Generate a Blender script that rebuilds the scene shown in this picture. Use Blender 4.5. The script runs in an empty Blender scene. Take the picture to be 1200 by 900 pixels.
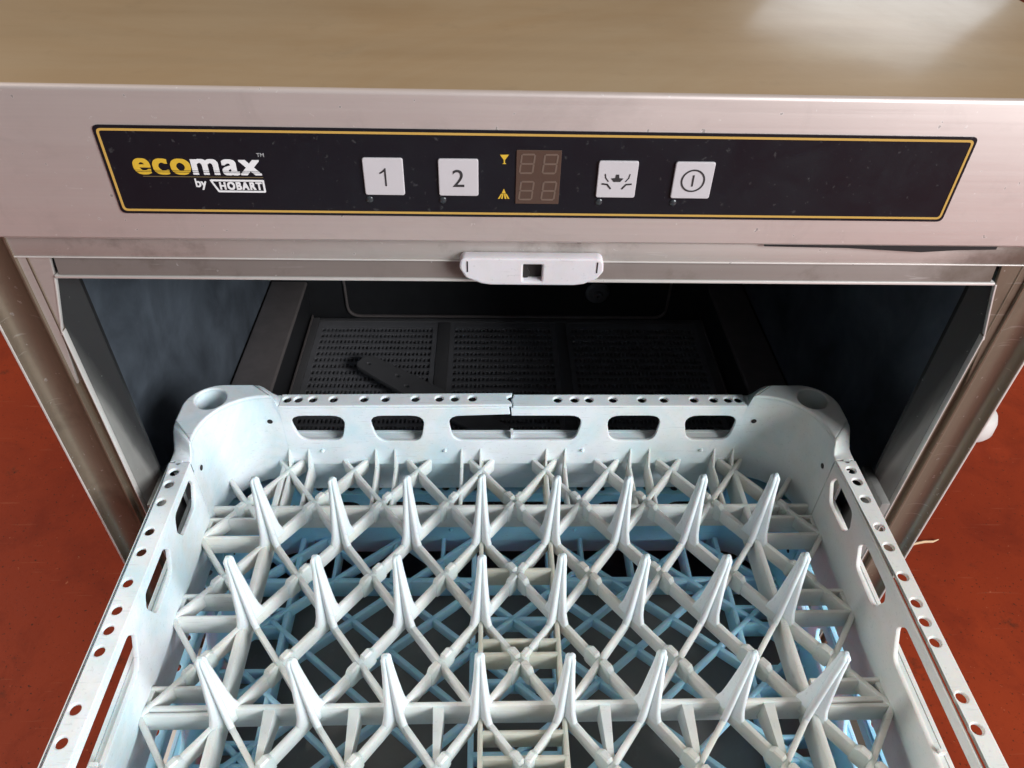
import bpy, bmesh, math, random
from mathutils import Vector, Matrix
random.seed(7)
SC = bpy.context.scene
COL = SC.collection
PI = math.pi

# ------------------------------------------------------------------ materials
class NT:
    """small node-tree helper"""
    def __init__(s, name):
        s.m = bpy.data.materials.new(name); s.m.use_nodes = True
        s.t = s.m.node_tree; s.n = s.t.nodes; s.l = s.t.links
        s.b = s.n['Principled BSDF']
        s.co = s.n.new('ShaderNodeTexCoord')
    def new(s, typ, **kw):
        n = s.n.new(typ)
        for k, v in kw.items():
            if k in n.inputs: n.inputs[k].default_value = v
            else: setattr(n, k, v)
        return n
    def link(s, a, b): s.l.new(a, b)
    def coords(s, scale=(1, 1, 1), rot=(0, 0, 0)):
        mp = s.n.new('ShaderNodeMapping'); mp.inputs['Scale'].default_value = scale
        mp.inputs['Rotation'].default_value = rot
        s.link(s.co.outputs['Object'], mp.inputs['Vector']); return mp.outputs['Vector']
    def noise(s, scale=10, detail=4, rough=.55, vec=None, dist=0):
        n = s.new('ShaderNodeTexNoise', Scale=scale, Detail=detail, Roughness=rough, Distortion=dist)
        s.link(vec if vec is not None else s.co.outputs['Object'], n.inputs['Vector']); return n.outputs['Fac']
    def ramp(s, fac, stops):
        r = s.n.new('ShaderNodeValToRGB'); e = r.color_ramp.elements
        while len(e) > 1: e.remove(e[-1])
        e[0].position = stops[0][0]; e[0].color = col4(stops[0][1])
        for p, c in stops[1:]:
            k = e.new(p); k.color = col4(c)
        s.link(fac, r.inputs['Fac']); return r.outputs['Color']
    def mix(s, fac, a, b, mode='MIX'):
        m = s.n.new('ShaderNodeMix'); m.data_type = 'RGBA'; m.blend_type = mode
        for sock, v in ((m.inputs[0], fac), (m.inputs[6], a), (m.inputs[7], b)):
            if isinstance(v, bpy.types.NodeSocket): s.link(v, sock)
            elif isinstance(v, (int, float)): sock.default_value = v
            else: sock.default_value = col4(v)
        return m.outputs[2]
    def math(s, op, a, b=0.0, clamp=False):
        m = s.n.new('ShaderNodeMath'); m.operation = op; m.use_clamp = clamp
        for sock, v in ((m.inputs[0], a), (m.inputs[1], b)):
            if isinstance(v, bpy.types.NodeSocket): s.link(v, sock)
            else: sock.default_value = v
        return m.outputs[0]
    def bump(s, h, strength=.1, dist=.001):
        b = s.new('ShaderNodeBump', Strength=strength, Distance=dist)
        s.link(h, b.inputs['Height']); s.link(b.outputs['Normal'], s.b.inputs['Normal'])
    def set(s, **kw):
        for k, v in kw.items():
            k = k.replace('_', ' ')
            if isinstance(v, bpy.types.NodeSocket): s.link(v, s.b.inputs[k])
            else: s.b.inputs[k].default_value = v if isinstance(v, (int, float)) else col4(v)
        return s

def col4(c):
    if isinstance(c, (int, float)): return (c, c, c, 1)
    return tuple(c) if len(c) == 4 else tuple(c) + (1,)

def flat_mat(name, c, rough=.5, metal=0., spec=.5, var=.0):
    k = NT(name)
    if var:
        n = k.noise(60, 5)
        base = k.mix(n, tuple(x*(1-var) for x in c), tuple(min(1, x*(1+var)) for x in c))
        k.set(Base_Color=base)
    else: k.set(Base_Color=c)
    k.set(Roughness=rough, Metallic=metal, Specular_IOR_Level=spec)
    return k.m

def steel(name, c, rough=.38, metal=.85, axis=0, stain=.12, grime=None, brush=.06, corner=False):
    k = NT(name)
    sc = [220, 220, 220]; sc[axis] = 4
    br = k.noise(1, 3, .6, k.coords(tuple(sc)))
    big = k.noise(9, 6, .6)
    spots = k.noise(260, 2, .5)
    c1 = k.mix(big, tuple(x*(1-stain) for x in c), tuple(x*(1+stain*.6) for x in c))
    sc2 = [900, 900, 900]; sc2[axis] = 9
    br2 = k.noise(1, 2, .5, k.coords(tuple(sc2)))
    sm = k.noise(24, 7, .7, dist=1.2)
    c2 = k.mix(k.math('MULTIPLY', br, .40), c1, tuple(x*.70 for x in c))
    c2 = k.mix(k.math('MULTIPLY', br2, .20), c2, tuple(min(1, x*1.25) for x in c))
    c2 = k.mix(k.math('MULTIPLY', k.ramp(sm, [(0, 0), (.52, 0), (.66, 1)]), .22), c2, tuple(x*.66 for x in c))
    scr = k.noise(1, 2, .5, k.coords((30, 30, 420), (0, .5, 0)))
    c2 = k.mix(k.math('MULTIPLY', k.ramp(scr, [(0, 0), (.70, 0), (.73, 1)]), .16), c2, (.85, .82, .80))
    sp = k.ramp(spots, [(.0, 0), (.715, 0), (.73, 1)])
    c3 = k.mix(k.math('MULTIPLY', sp, .35), c2, (.9, .88, .86))
    dk = k.ramp(k.noise(260, 2, .5), [(0, 0), (.745, 0), (.76, 1)])
    c3 = k.mix(k.math('MULTIPLY', dk, .5), c3, (.10, .07, .06))
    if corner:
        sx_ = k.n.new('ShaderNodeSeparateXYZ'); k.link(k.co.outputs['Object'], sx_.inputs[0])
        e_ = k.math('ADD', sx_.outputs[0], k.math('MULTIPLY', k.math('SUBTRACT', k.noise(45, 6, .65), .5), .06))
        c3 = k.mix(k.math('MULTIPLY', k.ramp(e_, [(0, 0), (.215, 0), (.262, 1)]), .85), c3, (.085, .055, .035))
    if grime:
        g = k.ramp(k.noise(26, 8, .66), [(.0, 0), (.56, 0), (.74, 1)])
        c3 = k.mix(k.math('MULTIPLY', g, .6), c3, grime)
    r = k.math('ADD', k.math('MULTIPLY', br, .20), rough - .10)
    r = k.math('ADD', r, k.math('MULTIPLY', big, .10))
    k.set(Base_Color=c3, Roughness=r, Metallic=metal)
    k.bump(br, brush, .0006)
    return k.m

def plastic(name, base, tint, dirt, tint_amt=.55, dirt_amt=.35, rough=.42, tpos=.5, yellow=0, sss=.22):
    k = NT(name)
    n1 = k.noise(12, 7, .66, dist=.9); n2 = k.noise(23, 8, .70); n3 = k.noise(420, 3, .6); n4 = k.noise(7, 3, .5)
    t = k.ramp(n1, [(0, 0), (tpos-.02, 0), (tpos+.16, 1)])
    d = k.ramp(n2, [(0, 0), (.48, 0), (.66, 1)])
    c = k.mix(k.math('MULTIPLY', t, tint_amt), base, tint)
    c = k.mix(k.math('MULTIPLY', d, dirt_amt), c, dirt)
    c = k.mix(k.math('MULTIPLY', k.ramp(n4, [(.35, 0), (.7, 1)]), .14), c, tuple(x*.7 for x in base))
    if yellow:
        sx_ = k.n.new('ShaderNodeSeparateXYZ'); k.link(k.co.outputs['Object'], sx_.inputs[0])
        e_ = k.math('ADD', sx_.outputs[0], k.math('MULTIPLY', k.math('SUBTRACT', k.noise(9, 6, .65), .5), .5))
        c = k.mix(k.math('MULTIPLY', k.ramp(e_, [(0, 0), (.02, 0), (.22, 1)]), yellow), c, (.63, .58, .48))  # warm light on the right half painted into the colour as beige
    sp = k.ramp(n3, [(0, 0), (.64, 0), (.68, 1)])
    c = k.mix(k.math('MULTIPLY', sp, .22), c, tuple(x*.45 for x in base))
    for rot_ in ((.4, .2, .9), (1.3, .8, 2.2)):
        sc_ = k.noise(1, 3, .55, k.coords((40, 520, 520), rot_))
        c = k.mix(k.math('MULTIPLY', k.ramp(sc_, [(0, 0), (.66, 0), (.69, 1)]), .30), c, tuple(x*.55 for x in base))
    k.set(Base_Color=c, Roughness=k.math('ADD', k.math('MULTIPLY', n2, .25), rough-.1), Specular_IOR_Level=.45)
    k.set(Subsurface_Weight=sss, Subsurface_Scale=.006 if sss < .3 else .02)
    k.bump(k.math('ADD', k.math('MULTIPLY', n3, .4), n2), .12, .0012)
    return k.m

M = {}
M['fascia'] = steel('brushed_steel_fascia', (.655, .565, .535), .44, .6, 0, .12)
M['top'] = None
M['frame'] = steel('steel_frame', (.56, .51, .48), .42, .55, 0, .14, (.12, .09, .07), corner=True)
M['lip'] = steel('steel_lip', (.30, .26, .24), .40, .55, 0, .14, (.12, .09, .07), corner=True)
M['edge'] = steel('steel_edge_highlight', (.72, .69, .66), .32, .4, 0, .06)  # pale colour stands in for light caught on the sheet edges
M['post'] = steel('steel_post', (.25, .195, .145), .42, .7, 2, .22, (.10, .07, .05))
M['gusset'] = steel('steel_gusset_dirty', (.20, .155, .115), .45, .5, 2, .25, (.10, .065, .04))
M['black'] = flat_mat('label_black', (.008, .008, .012), .42, 0, .25, .15)
k = NT('label_black_film')
n1 = k.noise(38, 6, .65, dist=.8); n2 = k.noise(300, 3, .6)
k.set(Base_Color=k.mix(k.math('MULTIPLY', k.ramp(n2, [(0, 0), (.66, 0), (.70, 1)]), .25), (.008, .008, .012), (.12, .12, .12)),
      Roughness=k.math('ADD', k.math('MULTIPLY', n1, .5), .16), Specular_IOR_Level=.28)
M['black_film'] = k.m
M['yellow'] = flat_mat('print_yellow', (.55, .335, .08), .45)
M['logo_yellow'] = flat_mat('print_logo_yellow', (.66, .42, .04), .45)
M['white'] = flat_mat('print_white', (.78, .77, .78), .45)
M['tm'] = flat_mat('print_grey', (.35, .35, .36), .5)
M['line'] = flat_mat('print_line', (.16, .115, .05), .5)
M['button'] = flat_mat('button_plastic', (.55, .52, .54), .4, 0, .5, .05)
M['ink'] = flat_mat('button_ink', (.03, .028, .03), .5)
M['lens'] = flat_mat('indicator_lens', (.035, .04, .045), .2)
M['disp'] = flat_mat('display_window', (.080, .050, .038), .25, 0, .5, .1)
M['digit'] = flat_mat('display_segments', (.145, .10, .078), .4)
M['latch'] = plastic('latch_plastic', (.68, .65, .68), (.60, .57, .60), (.52, .47, .42), .4, .25, .42)
M['slot'] = flat_mat('keeper_dark', (.012, .008, .008), .7)
M['rubber'] = flat_mat('black_rubber', (.012, .012, .013), .6)
M['filter'] = flat_mat('filter_plastic', (.19, .185, .195), .5, 0, .4, .2)
M['arm'] = flat_mat('wash_arm_plastic', (.13, .125, .128), .5, 0, .4, .15)
M['foot'] = flat_mat('foot_plastic', (.02, .02, .02), .6)

# worktop: brown film, plus the reflected brown surroundings painted into the colour
k = NT('steel_worktop')
v = k.coords((3, 26, 3))
n1 = k.noise(1.6, 6, .6, v); n2 = k.noise(6, 8, .62, dist=.8)
c = k.mix(n1, (.33, .222, .125), (.455, .322, .195))
c = k.mix(k.math('MULTIPLY', k.ramp(n2, [(0, 0), (.44, 0), (.70, 1)]), .45), c, (.33, .24, .15))
c = k.mix(k.math('MULTIPLY', k.ramp(k.noise(4.5, 6, .6, dist=1.0), [(0, 0), (.45, 0), (.70, 1)]), .40), c, (.48, .40, .29))  # pale clouds painted in for reflections on the top
c = k.mix(k.math('MULTIPLY', k.ramp(k.noise(38, 6, .7), [(0, 0), (.58, 0), (.74, 1)]), .25), c, (.25, .19, .125))
k.set(Base_Color=c, Metallic=.40, Roughness=k.math('ADD', k.math('MULTIPLY', n2, .25), .28), Coat_Weight=.38, Coat_Roughness=k.math('ADD', k.math('MULTIPLY', n2, .16), .06))
k.bump(k.noise(90, 6, .7), .10, .001)
M['top'] = k.m

# wash chamber steel, dull blue grey
k = NT('wash_chamber_steel')
n1 = k.noise(14, 6, .62, dist=.4); n2 = k.noise(130, 4, .7)
c = k.mix(k.ramp(n1, [(.3, 0), (.7, 1)]), (.125, .147, .178), (.285, .335, .40))
c = k.mix(k.math('MULTIPLY', k.ramp(n2, [(0, 0), (.68, 0), (.74, 1)]), .5), c, (.42, .44, .46))
k.set(Base_Color=c, Metallic=.8, Roughness=k.math('ADD', k.math('MULTIPLY', n1, .2), .40))
k.bump(n1, .08, .002)
M['cavity'] = k.m
M['rail'] = flat_mat('rack_rail_steel', (.20, .172, .166), .42, .3, .5, .25)
M['deck'] = flat_mat('tank_steel_dimmed', (.040, .040, .043), .42, .4, .4, .2)  # rear wall and tank: their dimness is painted into this darker steel

# inside of the door: dull dark steel with water marks
k = NT('door_liner_steel')
n1 = k.noise(11, 7, .64, dist=1.0); n2 = k.noise(75, 6, .72)
c = k.mix(n1, (.145, .135, .125), (.26, .245, .23))
c = k.mix(k.math('MULTIPLY', k.ramp(n2, [(0, 0), (.60, 0), (.74, 1)]), .5), c, (.30, .29, .28))
k.set(Base_Color=c, Metallic=.3, Roughness=.55)
k.bump(n2, .1, .001)
M['liner'] = k.m

# jamb: grey steel with black grime creeping down from the top edge
k = NT('jamb_steel')
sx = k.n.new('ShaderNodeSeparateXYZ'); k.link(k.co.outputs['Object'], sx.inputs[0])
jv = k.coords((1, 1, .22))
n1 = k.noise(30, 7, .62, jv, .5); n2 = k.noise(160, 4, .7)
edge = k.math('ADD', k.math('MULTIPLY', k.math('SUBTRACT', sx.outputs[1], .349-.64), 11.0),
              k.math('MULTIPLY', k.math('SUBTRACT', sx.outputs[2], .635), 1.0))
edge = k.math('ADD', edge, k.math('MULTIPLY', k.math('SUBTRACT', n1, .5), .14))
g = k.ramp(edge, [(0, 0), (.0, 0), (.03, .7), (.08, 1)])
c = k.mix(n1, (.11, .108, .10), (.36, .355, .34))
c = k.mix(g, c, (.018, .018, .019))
c = k.mix(k.math('MULTIPLY', k.ramp(n2, [(0, 0), (.68, 0), (.74, 1)]), .35), c, (.55, .55, .52))
k.set(Base_Color=c, Roughness=.5, Metallic=.35)
M['jamb'] = k.m

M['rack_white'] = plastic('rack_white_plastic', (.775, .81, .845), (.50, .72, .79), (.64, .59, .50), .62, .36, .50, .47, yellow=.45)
M['rack_beige'] = plastic('rack_yellowed_plastic', (.60, .60, .52), (.52, .64, .62), (.56, .47, .33), .35, .55)
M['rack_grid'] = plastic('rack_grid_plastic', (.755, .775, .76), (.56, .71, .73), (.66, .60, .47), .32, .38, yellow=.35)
M['rack_peg'] = plastic('rack_peg_plastic', (.76, .80, .82), (.58, .75, .80), (.62, .60, .52), .35, .2, .36)
M['rack_blue'] = plastic('rack_blue_plastic', (.41, .76, .97), (.32, .66, .91), (.46, .66, .74), .4, .2, sss=.45)
M['rack_blue_grid'] = plastic('rack_blue_grid_plastic', (.46, .78, .96), (.38, .70, .90), (.50, .70, .78), .4, .2, sss=.45)
M['tub'] = flat_mat('tub_plastic', (.62, .58, .56), .45, 0, .5, .05)
M['wood'] = flat_mat('splinter_wood', (.62, .42, .26), .7, 0, .3, .2)

# red painted concrete
k = NT('red_floor_paint')
n1 = k.noise(1.7, 6, .6); n2 = k.noise(9, 8, .68, dist=.5); n3 = k.noise(85, 5, .7)
c = k.mix(k.ramp(n1, [(.3, 0), (.7, 1)]), (.185, .023, .009), (.285, .039, .012))
c = k.mix(k.math('MULTIPLY', k.ramp(n2, [(0, 0), (.48, 0), (.66, 1)]), .55), c, (.14, .018, .008))
c = k.mix(k.math('MULTIPLY', k.ramp(k.noise(13, 9, .75), [(0, 0), (.60, 0), (.68, 1)]), .7), c, (.08, .022, .011))
c = k.mix(k.math('MULTIPLY', k.ramp(k.noise(190, 3, .6), [(0, 0), (.64, 0), (.67, 1)]), .8), c, (.05, .018, .010))
c = k.mix(k.math('MULTIPLY', k.ramp(n3, [(0, 0), (.66, 0), (.70, 1)]), .45), c, (.48, .17, .09))
for rot_, th in ((.5, .655), (-.9, .665), (1.9, .67)):
    sv = k.coords((4, 90, 4), (0, 0, rot_))
    c = k.mix(k.math('MULTIPLY', k.ramp(k.noise(2.0, 4, .6, sv), [(0, 0), (th+.015, 0), (th+.045, 1)]), .12), c, (.50, .20, .11))
k.set(Base_Color=c, Roughness=k.math('ADD', k.math('MULTIPLY', n2, .25), .45), Specular_IOR_Level=.08)
k.bump(k.math('ADD', n3, n2), .12, .003)
M['floor'] = k.m

# ------------------------------------------------------------------ mesh helpers
def fillet(pts, r, n=4):
    out = []; N = len(pts)
    for i in range(N):
        p0, p1, p2 = Vector(pts[i-1]), Vector(pts[i]), Vector(pts[(i+1) % N])
        a = (p0-p1); b = (p2-p1)
        rr = min(r, a.length*.48, b.length*.48)
        a.normalize(); b.normalize()
        ang = a.angle(b) if a.length and b.length else PI
        if ang > 3.1: out.append(tuple(p1)); continue
        d = min(rr/math.tan(ang/2), (p0-p1).length*.48, (p2-p1).length*.48)
        s, e = p1+a*d, p1+b*d
        for j in range(n+1):
            t = j/n
            q = (1-t)**2*s + 2*t*(1-t)*p1 + t*t*e
            out.append((q.x, q.y))
    return out

def circle(cx, cy, r, n=14, ry=None):
    ry = ry or r
    return [(cx+r*math.cos(2*PI*i/n), cy+ry*math.sin(2*PI*i/n)) for i in range(n)]

class MB:
    def __init__(s): s.bm = bmesh.new()
    def _add(s, vs, fs, mtx=None):
        v = [s.bm.verts.new(mtx @ Vector(p) if mtx else p) for p in vs]
        for f in fs:
            try: s.bm.faces.new([v[i] for i in f])
            except ValueError: pass
        return s
    def box(s, x0, x1, y0, y1, z0, z1, mtx=None):
        vs = [(x, y, z) for z in (z0, z1) for y in (y0, y1) for x in (x0, x1)]
        fs = [(0, 2, 3, 1), (4, 5, 7, 6), (0, 1, 5, 4), (2, 6, 7, 3), (0, 4, 6, 2), (1, 3, 7, 5)]
        return s._add(vs, fs, mtx)
    def loft(s, loops, cap=True, closed=True, mtx=None):
        n = len(loops[0]); vs = [p for l in loops for p in l]; fs = []
        for i in range(len(loops)-1):
            for j in range(n if closed else n-1):
                a, b = i*n+j, i*n+(j+1) % n
                fs.append((a, b, b+n, a+n))
        if cap:
            fs.append(tuple(range(n-1, -1, -1))); k0 = (len(loops)-1)*n
            fs.append(tuple(range(k0, k0+n)))
        return s._add(vs, fs, mtx)
    def bar(s, p, q, w, h, wb=None, ch=.0009):
        """horizontal bar: top face on the line p-q, w wide, h deep, rounded top"""
        p, q = Vector(p), Vector(q); d = (q-p); d.z = 0; d.normalize()
        nrm = Vector((-d.y, d.x, 0)); wb = wb or w*.72
        sec = [(-wb/2, -h), (-w/2, -ch*1.6), (-w/2+ch*.45, -ch*.45), (-w/2+ch*1.3, 0), (w/2-ch*1.3, 0), (w/2-ch*.45, -ch*.45), (w/2, -ch*1.6), (wb/2, -h)]
        s.loft([[tuple(e + nrm*a + Vector((0, 0, b))) for a, b in sec] for e in (p, q)])
        return s
    def lathe(s, prof, n=24, mtx=None, cap=False):
        loops = [[(r*math.cos(2*PI*i/n), r*math.sin(2*PI*i/n), z) for i in range(n)] for r, z in prof]
        return s.loft(loops, cap=cap, mtx=mtx)
    def plate(s, outer, holes=(), t=.003, bevel=.0, mtx=None, res=1):
        """flat sheet with holes in local XY, centred on z = 0"""
        cu = bpy.data.curves.new('tmp', 'CURVE'); cu.dimensions = '2D'; cu.fill_mode = 'BOTH'
        cu.extrude = max(t/2-bevel, 1e-5); cu.bevel_depth = bevel; cu.bevel_resolution = res; cu.offset = -bevel
        for loop in [outer]+list(holes):
            sp = cu.splines.new('POLY'); sp.points.add(len(loop)-1)
            for pt, (x, y) in zip(sp.points, loop): pt.co = (x, y, 0, 1)
            sp.use_cyclic_u = True
        me = curve_mesh(cu)
        if mtx: me.transform(mtx)
        s.bm.from_mesh(me); bpy.data.meshes.remove(me)
        return s
    def mesh(s, me, mtx=None):
        if mtx: me.transform(mtx)
        s.bm.from_mesh(me); return s
    def mirror(s, sx, sy):
        bmesh.ops.scale(s.bm, vec=(sx, sy, 1), verts=s.bm.verts); return s
    def merge(s, d=1e-5): bmesh.ops.remove_doubles(s.bm, verts=s.bm.verts, dist=d); return s
    def bevel(s, w, seg=2, ang=.5):
        bmesh.ops.recalc_face_normals(s.bm, faces=s.bm.faces)
        es = [e for e in s.bm.edges if len(e.link_faces) == 2 and e.calc_face_angle(0) > ang]
        if es: bmesh.ops.bevel(s.bm, geom=es, offset=w, segments=seg, affect='EDGES', profile=.5, clamp_overlap=True)
        return s
    def build(s, name, mat, parent=None, smooth=.6, recalc=True):
        if recalc: bmesh.ops.recalc_face_normals(s.bm, faces=s.bm.faces)
        me = bpy.data.meshes.new(name); s.bm.to_mesh(me); s.bm.free()
        if smooth:
            me.shade_smooth(); me.set_sharp_from_angle(angle=smooth)
        o = bpy.data.objects.new(name, me); COL.objects.link(o)
        me.materials.append(mat)
        if parent: o.parent = parent
        return o

def curve_mesh(cu):
    o = bpy.data.objects.new('tmp', cu); COL.objects.link(o)
    dg = bpy.context.evaluated_depsgraph_get()
    me = bpy.data.meshes.new_from_object(o.evaluated_get(dg))
    bpy.data.objects.remove(o); bpy.data.curves.remove(cu)
    return me

def text_mesh(body, size, bold=0., sx=1., align='LEFT', ext=.0001, shear=0., spacing=1.):
    cu = bpy.data.curves.new('tmp', 'FONT'); cu.body = body; cu.size = size; cu.extrude = ext
    cu.offset = bold; cu.align_x = align; cu.align_y = 'BOTTOM_BASELINE'; cu.shear = shear; cu.space_character = spacing
    me = curve_mesh(cu); me.transform(Matrix.Diagonal((sx, 1, 1, 1))); return me

def empty(name, loc, label, cat, rz=0, group=None):
    o = bpy.data.objects.new(name, None); COL.objects.link(o); o.empty_display_size = .05
    o.location = loc; o.rotation_euler = (0, 0, rz); o['label'] = label; o['category'] = cat
    if group: o['group'] = group
    return o

FRONT = lambda y: Matrix.Translation((0, y, 0)) @ Matrix.Rotation(PI/2, 4, 'X')   # local XY -> world XZ, facing -Y

# ------------------------------------------------------------------ floor
fl = MB().box(-9, 9, -9, 9, -.05, 0).build('floor', M['floor'], smooth=0)
fl['kind'] = 'structure'

# ------------------------------------------------------------------ dishwasher
DW = empty('dishwasher', (0, .64, 0), 'stainless steel undercounter dishwasher with its door open and a black control panel', 'dishwasher')
INV = Matrix.Translation((0, -.64, 0))
def dpart(mb, name, mat, parent=None, smooth=.6, recalc=True):
    """world-space mesh -> part (or sub-part) of the dishwasher"""
    bmesh.ops.transform(mb.bm, matrix=INV, verts=mb.bm.verts)
    return mb.build(name, mat, parent or DW, smooth, recalc)
PY = .3414   # face of the fascia
FY = .3466   # face of the door frame

# hood: fascia and worktop
prof = [(PY+.016, .7445), (PY+.0012, .7431), (PY, .7444), (PY, .8184), (PY+.0003, .8194), (PY+.0009, .8201), (PY+.0020, .8205), (PY+.016, .8200)]
mb = MB(); mb.loft([[(x, a, b) for a, b in prof] for x in (-.312, .312)])
fascia = dpart(mb, 'control_fascia', M['fascia'])
mb = MB().box(-.312, .312, PY+.0024, .94, .8170, .8206).bevel(.0006)
dpart(mb, 'top_panel', M['top'])

# black label with a yellow line round it
lab = [(-.2068, .7584), (.2068, .7584), (.2068, .8031), (-.2068, .8031)]
mb = MB().plate(fillet(lab, .0028, 5), (), .0006, .0, FRONT(PY-.0003))
label = dpart(mb, 'control_label', M['black_film'], smooth=0)
def inset(p, d): return [(p[0][0]+d, p[0][1]+d), (p[1][0]-d, p[1][1]+d), (p[2][0]-d, p[2][1]-d), (p[3][0]+d, p[3][1]-d)]
mb = MB().plate(fillet(inset(lab, .0014), .0024, 5), [fillet(inset(lab, .0025), .0016, 5)], .0002, 0, FRONT(PY-.0007))
dpart(mb, 'border_line', M['yellow'], label, smooth=0)
TY = PY-.00072
def put_text(name, mat, me, x, z, parent):
    mb = MB().mesh(me, FRONT(TY) @ Matrix.Translation((x, z, 0)))
    return dpart(mb, name, mat, parent, smooth=0)
def heavy(body, size, dx, dz, spacing=1.):
    """bold lettering: the built-in face laid over itself a few hundredths of a millimetre apart"""
    src = text_mesh(body, size, 0, 1, spacing=spacing)
    bm = bmesh.new(); n = 0
    for u in (-1, -.33, .33, 1):
        for v_ in (-1, 0, 1):
            me = src.copy(); me.transform(Matrix.Translation((dx*u, dz*v_, n*.000004))); bm.from_mesh(me); n += 1
            bpy.data.meshes.remove(me)
    out = bpy.data.meshes.new('tmp'); bm.to_mesh(out); bm.free(); return out
def fit(me, x0, x1, h=None):
    a_ = min(v.co.x for v in me.vertices); b_ = max(v.co.x for v in me.vertices); k_ = (x1-x0)/(b_-a_)
    me.transform(Matrix.Translation((x0, 0, 0)) @ Matrix.Diagonal((k_, 1, 1, 1)) @ Matrix.Translation((-a_, 0, 0))); return me
ms = .0160
put_text('logo_lettering', M['logo_yellow'], fit(heavy('eco', ms, .00050, .00032, 1.10), -.1937, -.1668), 0, .7797, label)
put_text('logo_lettering', M['white'], fit(heavy('max', ms, .00050, .00030, 1.12), -.1663, -.1338), 0, .7797, label)
put_text('trademark_lettering', M['tm'], text_mesh('TM', .0026, .00003), -.1346, .7888, label)
mb = MB()
for z, h in ((.78055, .00022), (.7814, .00016)): mb.box(-.1936, -.1325, TY-.00022, TY-.0001, z, z+h)
dpart(mb, 'logo_stripes', M['black'], label, smooth=0)
mb = MB().box(-.1905, -.1336, TY-.0001, TY+.0001, .7781, .7784); dpart(mb, 'logo_underline', M['line'], label, smooth=0)
put_text('byline_lettering', M['white'], fit(heavy('by', .0062, .00014, .0001), -.1666, -.1613), 0, .7731, label)
bo = [(-.1596, .7770), (-.1336, .7770), (-.1336, .7704), (-.1565, .7704)]
bi = [(-.1583, .7761), (-.1345, .7761), (-.1345, .7713), (-.1559, .7713)]
mb = MB().plate(fillet(bo, .0006, 3), [fillet(bi, .0003, 3)], .0002, 0, FRONT(TY))
dpart(mb, 'badge_frame', M['white'], label, smooth=0)
put_text('badge_lettering', M['white'], fit(heavy('HOBART', .0054, .00030, .00018, 1.24), -.1553, -.1349), 0, .77195, label)

# buttons
BX = (-.0757, -.0398, .0371, .0742)
for i, bx in enumerate(BX):
    bz0, bz1 = .7703, .7893; hw = .0096
    sq = fillet([(bx-hw, bz0), (bx+hw, bz0), (bx+hw, bz1), (bx-hw, bz1)], .0012, 4)
    b = dpart(MB().plate(sq, (), .0014, .0004, FRONT(PY-.0011)), 'touch_button', M['button'])
    sy = PY-.00192; SM = FRONT(sy)
    cz = .7798
    if i < 2:
        if i == 0:
            mb = MB().plate([(bx+u, cz+v_) for u, v_ in ((.0005, -.0046), (.0013, -.0046), (.0013, .0046), (.0008, .0046), (.0001, .0037), (-.0009, .0029), (-.0018, .0024), (-.0018, .0016), (-.0008, .0020), (.0005, .0029))], (), .00012, 0, SM)
        else:
            mb = MB().mesh(text_mesh('2', .0128, 0, 1.0, 'CENTER', .00006), SM @ Matrix.Translation((bx, cz-.0046, 0)))
        dpart(mb, 'button_numeral', M['ink'], b, smooth=0)
    elif i == 2:
        mb = MB()
        mb.plate([(bx-.0030, cz+.0008), (bx-.0010, cz+.0010), (bx-.0007, cz+.0028), (bx+.0007, cz+.0028), (bx+.0010, cz+.0010), (bx+.0030, cz+.0008), (bx+.0016, cz-.0010), (bx-.0016, cz-.0010)], (), .00014, 0, SM)
        for sg in (-1, 1):
            def arc(pts, w):
                for (x0, z0), (x1, z1) in zip(pts, pts[1:]):
                    d = Vector((x1-x0, z1-z0)); L = d.length; d.normalize(); n = Vector((-d.y, d.x))*w/2
                    a, c_ = Vector((x0, z0))-d*w*.2, Vector((x1, z1))+d*w*.2
                    q = [tuple(a+n), tuple(a-n), tuple(c_-n), tuple(c_+n)]
                    mb.plate([(bx+sg*u, cz+v_) for u, v_ in q], (), .00014, 0, SM)
            arc([(.0060, .0030), (.0056, .0010), (.0042, -.0008)], .0005)
            arc([(.0072, -.0021), (.0046, -.0024), (.0028, -.0046)], .0008)
        dpart(mb, 'button_symbol', M['ink'], b, smooth=0)
    else:
        mb = MB().plate(circle(bx, cz, .0059, 40), [circle(bx, cz, .0051, 40)], .00014, 0, SM)
        mb.box(bx-.0004, bx+.0004, sy-.00007, sy+.00007, cz-.0029, cz+.0029)
        dpart(mb, 'button_symbol', M['ink'], b, smooth=0)
    lx = bx - (.0080 if i < 2 else .0076)
    mb = MB().lathe([(.0017, 0), (.0017, .0004), (.0012, .0008), (0.0001, .0009)], 16, Matrix.Translation((lx, PY-.0006, .7675)) @ Matrix.Rotation(PI/2, 4, 'X'))
    dpart(mb, 'indicator_lamp', M['lens'])

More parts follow.
